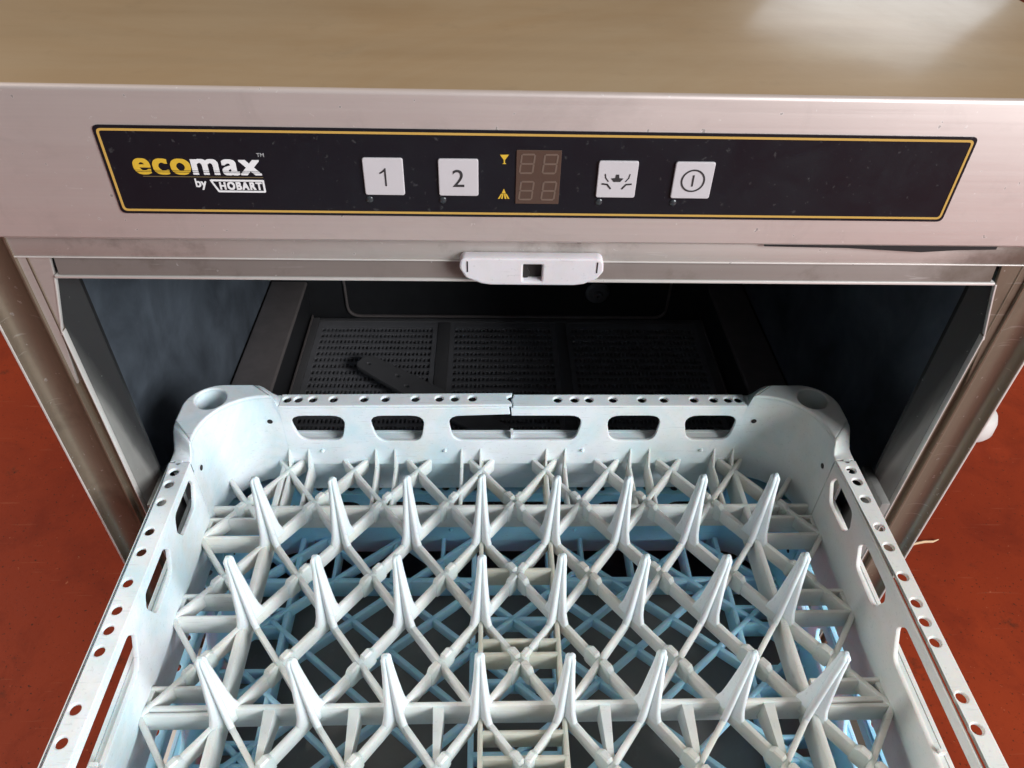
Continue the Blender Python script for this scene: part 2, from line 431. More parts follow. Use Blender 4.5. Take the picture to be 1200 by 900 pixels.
# display with four dim seven-segment figures
mb = MB().box(-.0121, .0094, PY-.0012, PY-.0006, .7661, .7940).bevel(.0002, 1)
disp = dpart(mb, 'display_window', M['disp'], smooth=0)
for cx in (-.0068, .0042):
    for cz in (.7872, .7733):
        mb = MB(); w, h = .0031, .0047
        def seg(x0, z0, x1, z1):
            t = .00042; sl = .10
            hor = abs(z1-z0) < 1e-6
            p = [(x0+t, z0-t), (x1-t, z0-t), (x1-.0001, z0), (x1-t, z0+t), (x0+t, z0+t), (x0+.0001, z0)] if hor else [(x0-t, z0+t), (x0, z0+.0001), (x0+t, z0+t), (x0+t, z1-t), (x0, z1-.0001), (x0-t, z1-t)]
            mb.plate([(cx+x+sl*z, cz+z) for x, z in p], (), .00012, 0, FRONT(PY-.00126))
        seg(-w, h, w, h); seg(-w, 0, w, 0); seg(-w, -h, w, -h)
        for x in (-w, w): seg(x, 0, x, h); seg(x, -h, x, 0)
        dpart(mb, 'display_digit', M['digit'], disp, smooth=0)
gx = -.0178
mb = MB().plate([(gx-.0021, .7914), (gx+.0021, .7914), (gx+.0003, .7888), (gx+.0003, .7873), (gx+.0010, .7868), (gx-.0010, .7868), (gx-.0003, .7873), (gx-.0003, .7888)], (), .0002, 0, FRONT(TY))
dpart(mb, 'glass_icon', M['logo_yellow'], smooth=0)
mb = MB().plate([(gx-.0010, .7715), (gx+.0010, .7715), (gx, .7740)], (), .0002, 0, FRONT(TY))
for dx in (-.0024, -.0009, .0009, .0024):
    mb.plate([(gx+dx*.45-.0003, .7712), (gx+dx*.45+.0003, .7712), (gx+dx+.00045, .7686), (gx+dx-.00045, .7686)], (), .0002, 0, FRONT(TY))
dpart(mb, 'spray_icon', M['logo_yellow'], smooth=0)

# door frame: upper rail, folded lip and its edge, painted bright as a highlight
mb = MB().box(-.2755, .2755, FY, FY+.02, .7290, .7416).bevel(.0008)
dpart(mb, 'upper_frame_rail', M['frame'])
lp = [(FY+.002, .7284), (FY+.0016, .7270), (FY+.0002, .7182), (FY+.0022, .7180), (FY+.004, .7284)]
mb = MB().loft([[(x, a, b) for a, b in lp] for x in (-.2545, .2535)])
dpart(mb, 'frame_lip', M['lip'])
dpart(MB().box(-.2545, .2535, FY+.0005, FY+.012, .72845, .72895), 'frame_seam', M['slot'], smooth=0)
mb = MB().box(-.2570, .2562, FY-.0006, FY+.02, .7162, .7179).bevel(.0004)
dpart(mb, 'lip_edge', M['edge'])

for z in (.7407, .7288):
    dpart(MB().box(-.2740, .2740, FY-.0004, FY+.002, z, z+.0007).bevel(.00015, 1), 'rail_fold_highlight', M['edge'])  # thin strips coloured as the highlight along the rail

# latch keeper
lo = [(-.0398, .7355), (-.0405, .7290), (-.0372, .7232), (-.0290, .7196), (-.0240, .7188), (.0205, .7188), (.0258, .7196), (.0330, .7232), (.0358, .7275), (.0352, .7355)]
hole = [(-.0070, .7214), (.0032, .7214), (.0032, .7316), (-.0070, .7316)]
mb = MB().plate(fillet(lo, .004, 4), [fillet(hole, .0006, 2)], .0070, .0010, FRONT(FY-.0042))
latch = dpart(mb, 'latch', M['latch'])
dpart(MB().box(-.0072, .0034, FY-.0030, FY-.0016, .7211, .7319), 'keeper_slot', M['slot'], latch, smooth=0)
mb = MB().plate(fillet([(-.0068, .7216), (-.0040, .7216), (-.0030, .7245), (-.0044, .7275), (-.0036, .7312), (-.0068, .7312)], .001, 2), (), .0010, .0002, FRONT(FY-.0040))
dpart(mb, 'keeper_tongue', M['slot'], latch)
for x in (-.0366, .0318):
    mb = MB().box(x, x+.0007, FY-.0079, FY-.0076, .7270, .7335)
    dpart(mb, 'latch_seam', M['slot'], latch, smooth=0)

# torn strip of seal hanging under the fascia at the right
mb = MB().plate([(.12, .7425), (.245, .7425), (.245, .7405), (.225, .7400), (.205, .7385), (.185, .7395), (.165, .7406), (.12, .7412)], (), .0016, .0003, FRONT(FY-.0022))
dpart(mb, 'seal_strip', M['rubber'])

# posts: rolled steel section on either side, with a return edge and an inner step
pp = [(-.3000, FY+.02), (-.3000, FY), (-.2985, FY-.0002), (-.2979, FY+.0010), (-.2972, FY+.0040), (-.2945, FY+.0058), (-.2900, FY+.0066), (-.2850, FY+.0060),
      (-.2800, FY+.0042), (-.2768, FY+.0022), (-.2752, FY+.0004), (-.2745, FY-.0006), (-.2735, FY-.0006), (-.2730, FY+.0006), (-.2728, FY+.0030),
      (-.2700, FY+.0030), (-.2692, FY+.0012), (-.2676, FY+.0006), (-.2668, FY+.0012), (-.2668, FY+.006), (-.280, FY+.02)]
for sg in (-1, 1):
    mb = MB().loft([[(x*-sg, y, z) for x, y in pp] for z in (.10, .7424)])
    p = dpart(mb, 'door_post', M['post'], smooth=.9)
    # small corner gusset under the rail
    g = [(-.2745, .7285), (-.2560, .7285), (-.2578, .7165), (-.2592, .7100), (-.2680, .6770), (-.2722, .6400), (-.2736, .6400)]
    mb = MB().plate([(x*-sg, z) for x, z in g], (), .0022, .0004, FRONT(FY+.0021))
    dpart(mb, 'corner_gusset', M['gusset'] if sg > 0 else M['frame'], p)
    mb = MB().plate([(x*-sg, z) for x, z in ((-.2576, .7158), (-.2590, .7098), (-.2678, .6768), (-.2686, .6770), (-.2600, .7098), (-.2586, .7158))], (), .0026, .0002, FRONT(FY+.0019))
    dpart(mb, 'gusset_fold_highlight', M['edge'], p)  # inner edge of the gusset, its highlight put into the colour
    x = sorted((sg*.3004, sg*.2990)); dpart(MB().box(x[0], x[1], FY-.0006, FY+.004, .10, .7420).bevel(.0003), 'post_edge', M['edge'], p)
    x = sorted((sg*.2664, sg*.2672)); dpart(MB().box(x[0], x[1], FY-.0002, FY+.004, .30, .6795).bevel(.0002), 'post_edge', M['edge'], p)
    # jamb running in from the post, and the machine skin
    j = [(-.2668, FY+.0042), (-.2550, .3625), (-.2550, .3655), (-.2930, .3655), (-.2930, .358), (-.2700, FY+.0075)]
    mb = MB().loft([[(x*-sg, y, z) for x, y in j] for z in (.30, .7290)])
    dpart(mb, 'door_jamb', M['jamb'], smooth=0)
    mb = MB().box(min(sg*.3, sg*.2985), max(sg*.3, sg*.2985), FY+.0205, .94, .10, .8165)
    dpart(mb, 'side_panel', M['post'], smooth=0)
dpart(MB().box(-.2984, .2984, .935, .94, .10, .8165), 'back_panel', M['post'], smooth=0)
dpart(MB().box(-.2984, .2984, .36, .934, .10, .115), 'bottom_panel', M['post'], smooth=0)
dpart(MB().box(-.2660, .2660, .352, .358, .1155, .30), 'lower_front_panel', M['frame'], smooth=0)
for x in (-.26, .26):
    for y in (.40, .89):
        dpart(MB().lathe([(.001, 0), (.02, 0), (.022, .004), (.022, .02), (.013, .026), (.013, .0995), (.001, .0995)], 20, Matrix.Translation((x, y, 0))), 'levelling_foot', M['foot'])

# wash chamber
W = .2925; BY = .786
mb = MB()
for sg in (-1, 1):
    mb.box(min(sg*W, sg*(W+.004)), max(sg*W, sg*(W+.004)), .3665, BY+.004, .425, .738)
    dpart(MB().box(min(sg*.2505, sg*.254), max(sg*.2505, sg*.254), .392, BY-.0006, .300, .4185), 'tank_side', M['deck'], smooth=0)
dpart(MB().box(-W, W, BY, BY+.004, .300, .738), 'rear_wall', M['deck'], smooth=0)  # darker than the chamber sides: dim reflection put into the colour
mb.box(-W, W, .3665, BY, .7385, .742)
mb.box(-W, W, .3665, BY, .296, .2995)
chamber = dpart(mb, 'wash_chamber', M['cavity'], smooth=0)
for sg in (-1, 1):
    mb = MB().box(min(sg*.2480, sg*.2922), max(sg*.2480, sg*.2922), .3955, BY-.0005, .4190, .4245)
    mb.bevel(.0025, 3)
    dpart(mb, 'rack_rail', M['rail'])
mb = MB().plate(fillet([(-.2045, .372), (.2035, .372), (.2035, .60), (-.2045, .60)], .018, 6),
                [fillet([(-.2015, .3752), (.2005, .3752), (.2005, .597), (-.2015, .597)], .015, 6)], .004, .0012, FRONT(BY-.0019))
dpart(mb, 'rear_wall_bead', M['rail'])
nz = Matrix.Translation((.1112, BY-.0005, .411)) @ Matrix.Rotation(PI/2, 4, 'X')
mb = MB().lathe([(.015, 0), (.015, .002), (.012, .005), (.0065, .006), (.005, .010), (.0022, .010), (.0022, .004), (.0001, .004)], 24, nz)
dpart(mb, 'rear_nozzle', M['arm'])
# tank surround and filter screens
mb = MB()
for sg in (-1, 1):
    x = sorted((sg*.2385, sg*.2500)); mb.box(x[0], x[1], .45, .7805, .366, .3735)
mb.box(-.2380, .2380, .7735, .7805, .366, .3732)
mb.box(-.2380, .2380, .45, .4560, .366, .3732)
for a, b in ((-.0884, -.0733), (.0592, .0723)): mb.box(a, b, .4565, .7730, .366, .3732)
mb.bevel(.0008)
dpart(mb, 'filter_frame', M['arm'])
for sg in (-1, 1):
    x = sorted((sg*.2465, sg*.2478))
    dpart(MB().box(x[0], x[1], .45, .7800, .3740, .3775), 'filter_edge_strip', M['rail'])
for a, b in ((-.2380, -.0886), (-.0731, .0590), (.0725, .2380)):
    mb = MB()
    n = int(round((b-a-.012)/.0048)); st = (b-a-.012)/n
    mb.box(a, a+.006, .4565, .7730, .367, .3722); mb.box(b-.006, b, .4565, .7730, .367, .3722)
    for i in range(1, n): x = a+.006+i*st; mb.box(x-.0010, x+.0010, .4566, .7729, .3685, .3712)
    y = .4565
    while y < .771:
        mb.box(a+.0061, b-.0061, y, y+.0042, .3680, .3716); y += .0117
    mb.box(a+.0061, b-.0061, .7640, .7729, .3682, .3719)
    mb.box(a+.0005, b-.0005, .457, .7725, .3600, .3602)
    dpart(mb, 'filter_screen', M['filter'], smooth=0)
# wash arm above the screens
A0, A1 = Vector((-.168, .676)), Vector((.002, .548))
d = (A1-A0); L = d.length; ang = math.atan2(d.y, d.x)
ol = fillet([(-.006, -.0125), (L*.5, -.0170), (L*.95, -.0135), (L*.95, .0135), (L*.5, .0170), (-.006, .0125)], .012, 6)
hs = [circle(.008, -.001, .0026, 12, .0015), circle(.048, .003, .0030, 12, .0017), circle(.068, -.004, .0030, 12, .0017), circle(.13, .004, .003, 12, .0017)]
mb = MB().plate(ol, hs, .006, .0012, Matrix.Translation((A0.x, A0.y, .386)) @ Matrix.Rotation(ang, 4, 'Z'))
dpart(mb, 'wash_arm', M['arm'])
# open door lying flat in front of the machine
mb = MB().box(-.272, .272, -.165, .338, .322, .3545).bevel(.003, 3)
door = dpart(mb, 'door', M['frame'])
mb = MB().box(-.249, .249, -.150, .3830, .3550, .3620).bevel(.0015)
dpart(mb, 'door_liner', M['liner'], door)
for sg in (-1, 1):
    x = sorted((sg*.2495, sg*.2560))
    dpart(MB().box(x[0], x[1], .335, .372, .3300, .5420).bevel(.001), 'door_hinge_arm', M['jamb'], door)

# ------------------------------------------------------------------ dish racks
HX, HY = .2438, .2553        # outer half size
IX, IY = .2293, .2420        # inner face of the walls
RT, LT = .0847, .0250        # heights of rim and grid above the rack's foot
SLOT_F = [[(-.1752, .0739), (-.1301, .0739), (-.136, .0470), (-.1682, .0470)], [(-.1138, .0739), (-.0691, .0739), (-.0740, .0459), (-.1078, .0459)],
          [(-.0527, .0739), (.0541, .0739), (.0489, .0465), (-.0481, .0465)], [(.0714, .0739), (.1156, .0739), (.1126, .0462), (.0770, .0462)],
          [(.1324, .0739), (.1762, .0739), (.1725, .0467), (.1391, .0467)]]
SL_A = [(.139, .064), (.144, .0755), (.176, .0755), (.180, .066), (.171, .053), (.144, .054)]
SL_B = [(.080, .066), (.085, .0740), (.118, .0740), (.124, .066), (.1165, .0510), (.086, .0500)]
SL_C = [(-.062, .067), (-.056, .0755), (.056, .0755), (.062, .067), (.051, .0475), (-.051, .0475)]
flip = lambda p: [(-u, v) for u, v in reversed(p)]
SLOT_S = [SL_A, SL_B, SL_C, flip(SL_B), flip(SL_A)]
H_F = [-.1746, -.1662, -.1551, -.1394, -.1160, -.0997, -.0768, -.0584, -.0466, -.0329, .0330, .0462, .0575, .0761, .0987, .1160, .1396, .1551, .1665, .1746]
H_S = [.1836, .1748, .1639, .1482, .1243, .1084, .0860, .0674, .0547, .0415, .0086]
H_S = H_S + [-h for h in H_S]
T = .0030

def mirror_mtx(sx, sy): return Matrix.Diagonal((sx, sy, 1, 1))

def corner_mb(sx, sy, foot):
    """raised corner: hollow channel swept round the corner, with the stacking socket"""
    st = []   # (outer, inner, ztop)
    def ss(t): t = max(0, min(1, t)); return t*t*(3-2*t)
    CO = .0100
    Ro, Ri = .0230, .042
    for s_ in (.0700, .0640, .0600, .0560, .0520, .0480, .0440, .040, .034, .028):
        h = ss((.063-s_)/(.063-.043)); bul = .0026*h
        f_ = (.0700-s_)/(.0700-.0230)
        st.append(((HX+bul, HY-s_), (IX, (HY-.0700)*(1-f_)+(IY-Ri)*f_), RT+CO*h))
    for i in range(0, 11):
        a = PI/2*i/10
        bul = .0026*(1-i/10)
        o = (HX-Ro+(Ro+bul)*math.cos(a), HY-Ro+Ro*math.sin(a))
        n = (IX-Ri+Ri*math.cos(a), IY-Ri+Ri*math.sin(a))
        st.append((o, n, RT+CO))
    for s_ in (.032, .038, .044, .048, .051, .054, .057, .0605, .0640):
        h = ss((.0612-s_)/(.0612-.0470))
        f_ = (.0640-s_)/(.0640-.0230)
        st.append(((HX-s_, HY), ((HX-.0640)*(1-f_)+(IX-Ri)*f_, IY), RT+CO*h))
    t = .0026
    def P(v, z): return (v.x*sx, v.y*sy, z)
    V = [(Vector(o), Vector(n), zt) for o, n, zt in st]
    flat = [i for i, q in enumerate(V) if q[2] > RT+CO-.00002]
    f0, f1 = flat[0], flat[-1]
    mb = MB()
    for rng in (range(0, f0+1), range(f1, len(V))):          # ramps: closed channel
        loops = []
        for i in rng:
            O, I, zt = V[i]; e = (O-I).normalized()
            loops.append([P(I, zt-.012), P(I, zt-.0024), P(I+e*.0007, zt-.0007), P(I+e*.0024, zt), P(O-e*.0024, zt), P(O-e*.0007, zt-.0007), P(O, zt-.0024), P(O, zt-.012),
                          P(O-e*t, zt-.012), P(O-e*t, zt-t), P(I+e*t, zt-t), P(I+e*t, zt-.012)])
        mb.loft(loops)
    zt = RT+CO
    out_p = [V[i][0] for i in range(f0, f1+1)]; in_p = [V[i][1] for i in range(f0, f1+1)]
    poly = [(p.x*sx, p.y*sy) for p in out_p] + [(p.x*sx, p.y*sy) for p in reversed(in_p)]
    cx, cy = .2275*sx, .2391*sy
    mb.plate(poly, [circle(cx, cy, .0112, 32)], .0034, .0013, Matrix.Translation((0, 0, zt-.0017)), 2)
    for side in (0, 1):                                       # inner skin and outer skirt
        loops = []
        for q in V:
            O, I, z_ = q; e = (O-I).normalized()
            if side == 0: A, B, lo, hi = I+e*.0001, I+e*t, .004, z_-.0030
            else: A, B, lo, hi = O-e*.0001, O-e*t, foot, z_-.0030
            loops.append([P(A, lo), P(A, hi), P(B, hi), P(B, lo)])
        mb.loft(loops)
    mb.lathe([(.0119, .062), (.0119, zt-.002), (.0112, zt-.002), (.0112, .062)], 32, Matrix.Translation((cx, cy, 0)))
    mb.lathe([(.0001, .064), (.0117, .064)], 32, Matrix.Translation((cx, cy, 0)))
    return mb

def wall_far(sy, crack, foot):
    """inner skin with its openings, shelf and skirt of one of the X walls"""
    mb = MB(); x0, x1 = -.1805, .1805
    slots = [fillet(p, .0095, 5) for p in SLOT_F]
    m = Matrix.Translation((0, sy*(IY+T/2), 0)) @ Matrix.Rotation(PI/2, 4, 'X')
    zb = .0195
    if crack:
        s3 = SLOT_F[2]; cx = -.0030; g = .0006
        r = fillet(s3, .0095, 5)
        lo = [p for p in r]
        # split top edge of the long opening: build the outline so that the opening is part of it
        left = [p for p in lo if p[0] < cx]; right = [p for p in lo if p[0] >= cx]
        top_l = max([p for p in left], key=lambda p: (p[1], p[0])); 
        # order: walk from the crack down round the opening and back up
        pts = sorted(range(len(lo)), key=lambda i: 0)
        # rotate list so it starts just right of the crack on the top edge
        n = len(lo)
        # orientation of SLOT_F: left-top, right-top, right-bottom, left-bottom (clockwise)
        k = max((i for i in range(n) if lo[i][1] > .0735 and lo[i][0] < cx), key=lambda i: lo[i][0])
        ring = [lo[(k+1+i) % n] for i in range(n)]      # right-top ... round to left-top
        up = .0016
        ring = [(u, v) for u, v in ring]
        outer = [(x0, zb), (x0, RT-.0025), (cx-.045, RT-.0025), (cx-.0012-g, RT-.0025+up), (cx-g, .0739+up)] + \
                [(u, v) if not (u < cx and v > .0735) else (u, v) for u, v in reversed(ring)] + \
                [(cx+g, .0739), (cx-.0008+g, RT-.0025), (x1, RT-.0025), (x1, zb)]
        holes = [s for i, s in enumerate(slots) if i != 2]
    else:
        outer = [(x0, zb), (x0, RT-.0025), (x1, RT-.0025), (x1, zb)]; holes = slots
    mb.plate(outer, holes, T, .0006, m)
    if crack:   # slight waviness so that the skin is not dead flat
        pass
    o = sorted((sy*(HY-.0028), sy*(HY-.0002)))
    mb.box(-.180, .180, o[0], o[1], .028, .0455)
    ob = sorted((sy*(IY+.0036), sy*(IY+.0062))); mb.box(-.1795, .1795, ob[0], ob[1], foot, .0424)
    o2 = sorted((sy*(IY+T), sy*(HY-.0030)))
    mb.box(-.180, .180, o2[0], o2[1], .0425, .0452)
    for x in (-.0015,):     # webs between shelf and skin
        mb.box(x-.001, x+.001, o2[0], o2[1], .0452, .050)
    for x in (-.1531, -.0553, .0559, .153):            # small moulded nubs
        mb.lathe([(.0016, 0), (.0014, .002), (.0006, .0028), (.0001, .003)], 10, Matrix.Translation((x, sy*(IY+.0004), .036)) @ Matrix.Rotation(sy*PI/2, 4, 'X'))
    return mb

def wall_side(sx, foot):
    mb = MB(); y0, y1 = -.1848, .1848
    slots = [fillet(p, .0095, 5) for p in SLOT_S]
    m = Matrix.Translation((sx*(IX+T/2), 0, 0)) @ Matrix(((0, 0, 1, 0), (1, 0, 0, 0), (0, 1, 0, 0), (0, 0, 0, 1)))
    mb.plate([(y0, .0195), (y0, RT-.0025), (y1, RT-.0025), (y1, .0195)], slots, T, .0006, m)
    o = sorted((sx*(HX-.0072), sx*(HX-.0046))); mb.box(o[0], o[1], -.184, .184, .028, .0455)
    ob = sorted((sx*(IX+.0036), sx*(IX+.0062))); mb.box(ob[0], ob[1], -.1835, .1835, foot, .0424)
    o2 = sorted((sx*(IX+T), sx*(HX-.0074))); mb.box(o2[0], o2[1], -.184, .184, .0425, .0452)
    for y in (-.132, -.072, -.005, .072, .132): mb.box(o2[0], o2[1], y-.001, y+.001, .0452, .050)
    return mb

def rim_strip(u0, u1, w0, w1, holes, wc, mtx):
    return MB().plate([(u0, w0), (u1, w0), (u1, w1), (u0, w1)], [circle(h, wc+random.uniform(-.0003, .0003), .0031, 16) for h in holes], .0026, .0009, mtx, 2)

def make_rack(name, base, rz, mats, label, grid, crack, foot):
    root = empty(name, base, label, 'dish rack', rz)
    wm, bm_, gm = mats['wall'], mats['beige'], mats['grid']
    for sy in (1, -1): wall_far(sy, crack and sy == 1, foot).build('rack_wall', wm, root)
    for sx in (1, -1): wall_side(sx, foot).build('rack_wall', wm, root)
    zc = RT-.0013
    R90 = Matrix(((0, 1, 0, 0), (1, 0, 0, 0), (0, 0, 1, 0), (0, 0, 0, 1)))
    mb = rim_strip(-.1842, .1842, HX-.0150, HX, H_S, HX-.0066, Matrix.Translation((0, 0, zc)) @ R90)
    mb.build('rim', mats['rim'], root)
    mb = rim_strip(-.1842, .1842, -HX, -HX+.0150, H_S, -HX+.0066, Matrix.Translation((0, 0, zc)) @ R90); mb.build('rim', mats['rim'], root)
    mb = rim_strip(-.1798, .1798, -HY, -HY+.0137, H_F, -HY+.0062, Matrix.Translation((0, 0, zc))); mb.build('rim', mats['rim'], root)
    if crack:
        cx = -.0030
        o1 = [(-.1798, HY-.0137), (cx+.0006, HY-.0137), (cx+.0002, HY-.0105), (cx-.0016, HY-.0085), (cx-.0030, HY-.0070), (cx-.0030, HY-.0048), (cx-.0012, HY-.0036), (cx+.0006, HY-.0030), (cx+.0010, HY), (-.1798, HY)]
        mb = MB().plate(o1, [circle(h, HY-.0062, .0031, 16) for h in H_F if h < cx-.004], .0026, .0009,
                        Matrix.Translation((-.1798, 0, zc)) @ Matrix.Rotation(-.0085, 4, 'Y') @ Matrix.Translation((.1798, 0, 0)))
        mb.build('rim', mats['rim'], root)
        o2 = [(cx+.0016, HY-.0137), (.1798, HY-.0137), (.1798, HY), (cx+.0020, HY), (cx+.0016, HY-.0036), (cx+.0004, HY-.0050), (cx+.0006, HY-.0085), (cx+.0014, HY-.0105)]
        mb = MB().plate(o2, [circle(h, HY-.0062, .0031, 16) for h in H_F if h > cx+.004], .0026, .0009, Matrix.Translation((0, 0, zc)))
        mb.build('rim', mats['rim'], root)
    else:
        mb = rim_strip(-.1798, .1798, HY-.0137, HY, H_F, HY-.0062, Matrix.Translation((0, 0, zc))); mb.build('rim', mats['rim'], root)
    for sx in (1, -1):
        for sy in (1, -1):
            corner_mb(sx, sy, foot).build('corner_post', wm, root, .7)
            mb = MB().lathe([(.0021, 0), (.0021, .0004), (.0001, .0004)], 14, Matrix.Translation((.1890*sx, (IY-.0002)*sy, .0683)) @ Matrix.Rotation(sy*PI/2, 4, 'X'))
            mb.build('drain_hole_disc', M['slot'], root)  # dark disc painted in for the shade inside a drain hole
            mb = MB().lathe([(.0021, 0), (.0021, .0004), (.0001, .0004)], 14, Matrix.Translation(((IX-.0002)*sx, .1960*sy, .0660)) @ Matrix.Rotation(-sx*PI/2, 4, 'Y'))
            mb.build('drain_hole_disc', M['slot'], root)
    grid(root, gm, bm_)
    return root

def clip_line(p, d, bx, by):
    t0, t1 = -9, 9
    for c, dd, b in ((p[0], d[0], bx), (p[1], d[1], by)):
        a, e = sorted(((-b-c)/dd, (b-c)/dd)); t0, t1 = max(t0, a), min(t1, e)
    return t0, t1

def diagonals(mb, px, py, x0, y0, bx, by, z, w, h, off=.0004):
    """criss-cross strips through the lattice points (x0 + i px, y0 + j py)"""
    n = 0
    for sg in (1, -1):
        d = (px/2, sg*py/2)
        for i in range(-40, 41):
            p = (x0+i*px, y0); t0, t1 = clip_line(p, d, bx, by)
            if t1-t0 < .3: continue
            a = (p[0]+d[0]*t0, p[1]+d[1]*t0); b = (p[0]+d[0]*t1, p[1]+d[1]*t1)
            zz = z - (off if sg < 0 else 0)
            mb.bar((a[0], a[1], zz), (b[0], b[1], zz), w, h)

PX, PYY = .0513, .066
ROWS = [.165-.066*j for j in range(6)]      # peg rows, rack space
COLS = [(i-3.5)*PX for i in range(8)]
CX_SH = .0                                   # grid shift in x

def peg_mb():
    mb = MB(); d = Vector((PX/2, PYY/2, 0)).normalized()
    prof = [(-.0034, .0116), (.0020, .0097), (.0075, .0083), (.0180, .0070), (.0320, .0056), (.0460, .0043), (.0570, .0035), (.0620, .0034), (.0640, .0024), (.0648, .0010)]
    for sg in (1, -1):
        dx = Vector((d.x, sg*d.y, 0)); n = Vector((-dx.y, dx.x, 0))
        loops = []
        for z, a in prof:
            t = (.0020 - .0002*z/.065) * (1 if z < .06 else (.92 if z < .0635 else .5))
            zz = z + (.0003 if sg > 0 else 0)
            c = min(t*.55, a*.5)
            sec = [(a, -t+c), (a, t-c), (a-c, t), (-a+c, t), (-a, t-c), (-a, -t+c), (-a+c, -t), (a-c, -t)]
            loops.append([tuple(dx*u + n*v + Vector((0, 0, zz))) for u, v in sec])
        mb.loft(loops)
    return mb

def white_grid(root, gm, beige):
    mb = MB()
    diagonals(mb, PX, PYY, COLS[0], ROWS[0], .2305, .2425, LT, .0037, .0130)
    # thickened crossing points between the pegs
    for j in range(-1, 6):
        y = (ROWS[0]-PYY*j)-PYY/2
        for i in range(-1, 8):
            x = COLS[0]+PX*i+PX/2
            if abs(x) > .222: continue
            sg = 1 if x < -.01 else -1
            for s2 in ((sg,) if abs(x) > .01 else (1, -1)):
                d = Vector((PX/2, s2*PYY/2, 0)).normalized()
                L_ = .0085
                m = Matrix.Translation((x, y, LT)) @ Matrix.Rotation(math.atan2(d.y, d.x), 4, 'Z')
                hz = .0027 if s2 == sg else .0022
                for e in (1, -1):
                    loops = []
                    for u, ww, top in ((.0016, .0036, hz*.2), (.0030, .0046, hz), (.0086, .0049, hz*.95), (.0098, .0047, hz*.5), (.0114, .0038, -.0004)):
                        c = .0010
                        loops.append([(e*u, -ww/2, -.0138), (e*u, -ww/2, top-c), (e*u, -ww/2+c, top), (e*u, ww/2-c, top), (e*u, ww/2, top-c), (e*u, ww/2, -.0138)])
                    mb.loft(loops, mtx=m)
    mb.build('lattice', gm, root, .6)
    # straight ribs
    mb = MB(); z = LT-.0007
    for y in (.1937, .0381, -.0381, -.1937): mb.bar((-.2300, y, z), (.2300, y, z), .0036, .0242)
    for x in (-.1845, .1805): mb.bar((x, -.2422, z-.0003), (x, .2422, z-.0003), .0046, .0235)
    for sg in (1, -1):
        for j, yr in enumerate(ROWS):
            for dy in (.0180, .0012):
                mb.bar((sg*.2300, yr+dy, z-.0005), (sg*.1850, yr+dy, z-.0005), .0030, .0185)
            mb.box(sg*.2285-.0015, sg*.2285+.0015, yr+.0027, yr+.0165, LT-.020, LT-.0022)
        for xc in (-.1719, -.1031, -.0344, .0344, .1031, .1719):
            for dx in (-.0077, .0077):
                x = xc+dx
                mb.bar((x, sg*.2424, z-.0009), (x, sg*.1950, z-.0009), .0028, .0200)
                mb._add([(x-.0009, sg*.2425, LT-.004), (x+.0009, sg*.2425, LT-.004), (x-.0009, sg*.2325, LT-.004), (x+.0009, sg*.2325, LT-.004), (x-.0005, sg*.2425, LT+.0135), (x+.0005, sg*.2425, LT+.0135)],
                        [(0, 1, 3, 2), (2, 3, 5, 4), (0, 2, 4), (1, 5, 3), (0, 4, 5, 1)])
        for i in range(-1, 8):              # tapered stubs from the strong rib to the next crossings
            x = COLS[0]+PX*i+PX/2
            if abs(x) < .01 or abs(x) > .16: continue
            ya, yb = sg*.0381, 0.0
            mb._add([(x-.0034, ya, z-.001), (x+.0034, ya, z-.001), (x+.0016, yb, z-.001), (x-.0016, yb, z-.001), (x-.0034, ya, z-.020), (x+.0034, ya, z-.020), (x+.0016, yb, z-.010), (x-.0016, yb, z-.010)],
                    [(0, 1, 2, 3), (7, 6, 5, 4), (0, 4, 5, 1), (1, 5, 6, 2), (2, 6, 7, 3), (3, 7, 4, 0)])
    mb.build('rib', gm, root, .6)
    mb = MB()
    for x in (-PX/2, PX/2): mb.bar((x, -.2420, z-.0011), (x, .2420, z-.0011), .0032, .0210)
    for y in (.1366, .0812, .0715, .0208, .0060, -.0060, -.0208, -.0715, -.0812, -.1366): mb.bar((-PX/2+.001, y, z-.0013), (PX/2-.001, y, z-.0013), .0034, .0180)
    mb.build('centre_rib', beige, root, .6)
    proto = None
    for y in ROWS:
        for x in COLS:
            if proto is None:
                o = proto = peg_mb().build('peg', M['rack_peg'], root, .9)
            else:
                o = proto.copy(); COL.objects.link(o); o.parent = root
            o.location = (x, y, LT)
            o.rotation_euler = (random.uniform(-.02, .02), random.uniform(-.02, .02), 0)

def blue_grid(root, gm, beige):
    mb = MB(); px, py = .0662, .0545
    diagonals(mb, px, py, -.0010, .1600, .2305, .2425, LT, .0042, .0115)
    mb.build('lattice', gm, root, .6)
    mb = MB(); z = LT-.0007
    for y in (.1975, .0300, -.0300, -.1975): mb.bar((-.2300, y, z), (.2300, y, z), .0050, .0220)
    for x in (-.1880, -.0340, .0320, .1860): mb.bar((x, -.2422, z-.0003), (x, .2422, z-.0003), .0044, .0210)
    for yr in (.1600, .1060, .0510, -.003, -.058, -.112, -.166):
        mb.bar((-.034, yr, z-.0005), (.032, yr, z-.0005), .0040, .0190)
        for sg in (1, -1):
            for dy in (-.006, .010):
                mb.bar((sg*.2300, yr+dy, z-.0006), (sg*.1870, yr+dy, z-.0006), .0036, .0185)
    for sg in (1, -1):
        for xc in (-.155, -.105, -.062, .062, .105, .155):
            mb.bar((xc, sg*.2424, z-.0008), (xc, sg*.1975, z-.0008), .0036, .0200)
    mb.build('rib', gm, root, .6)

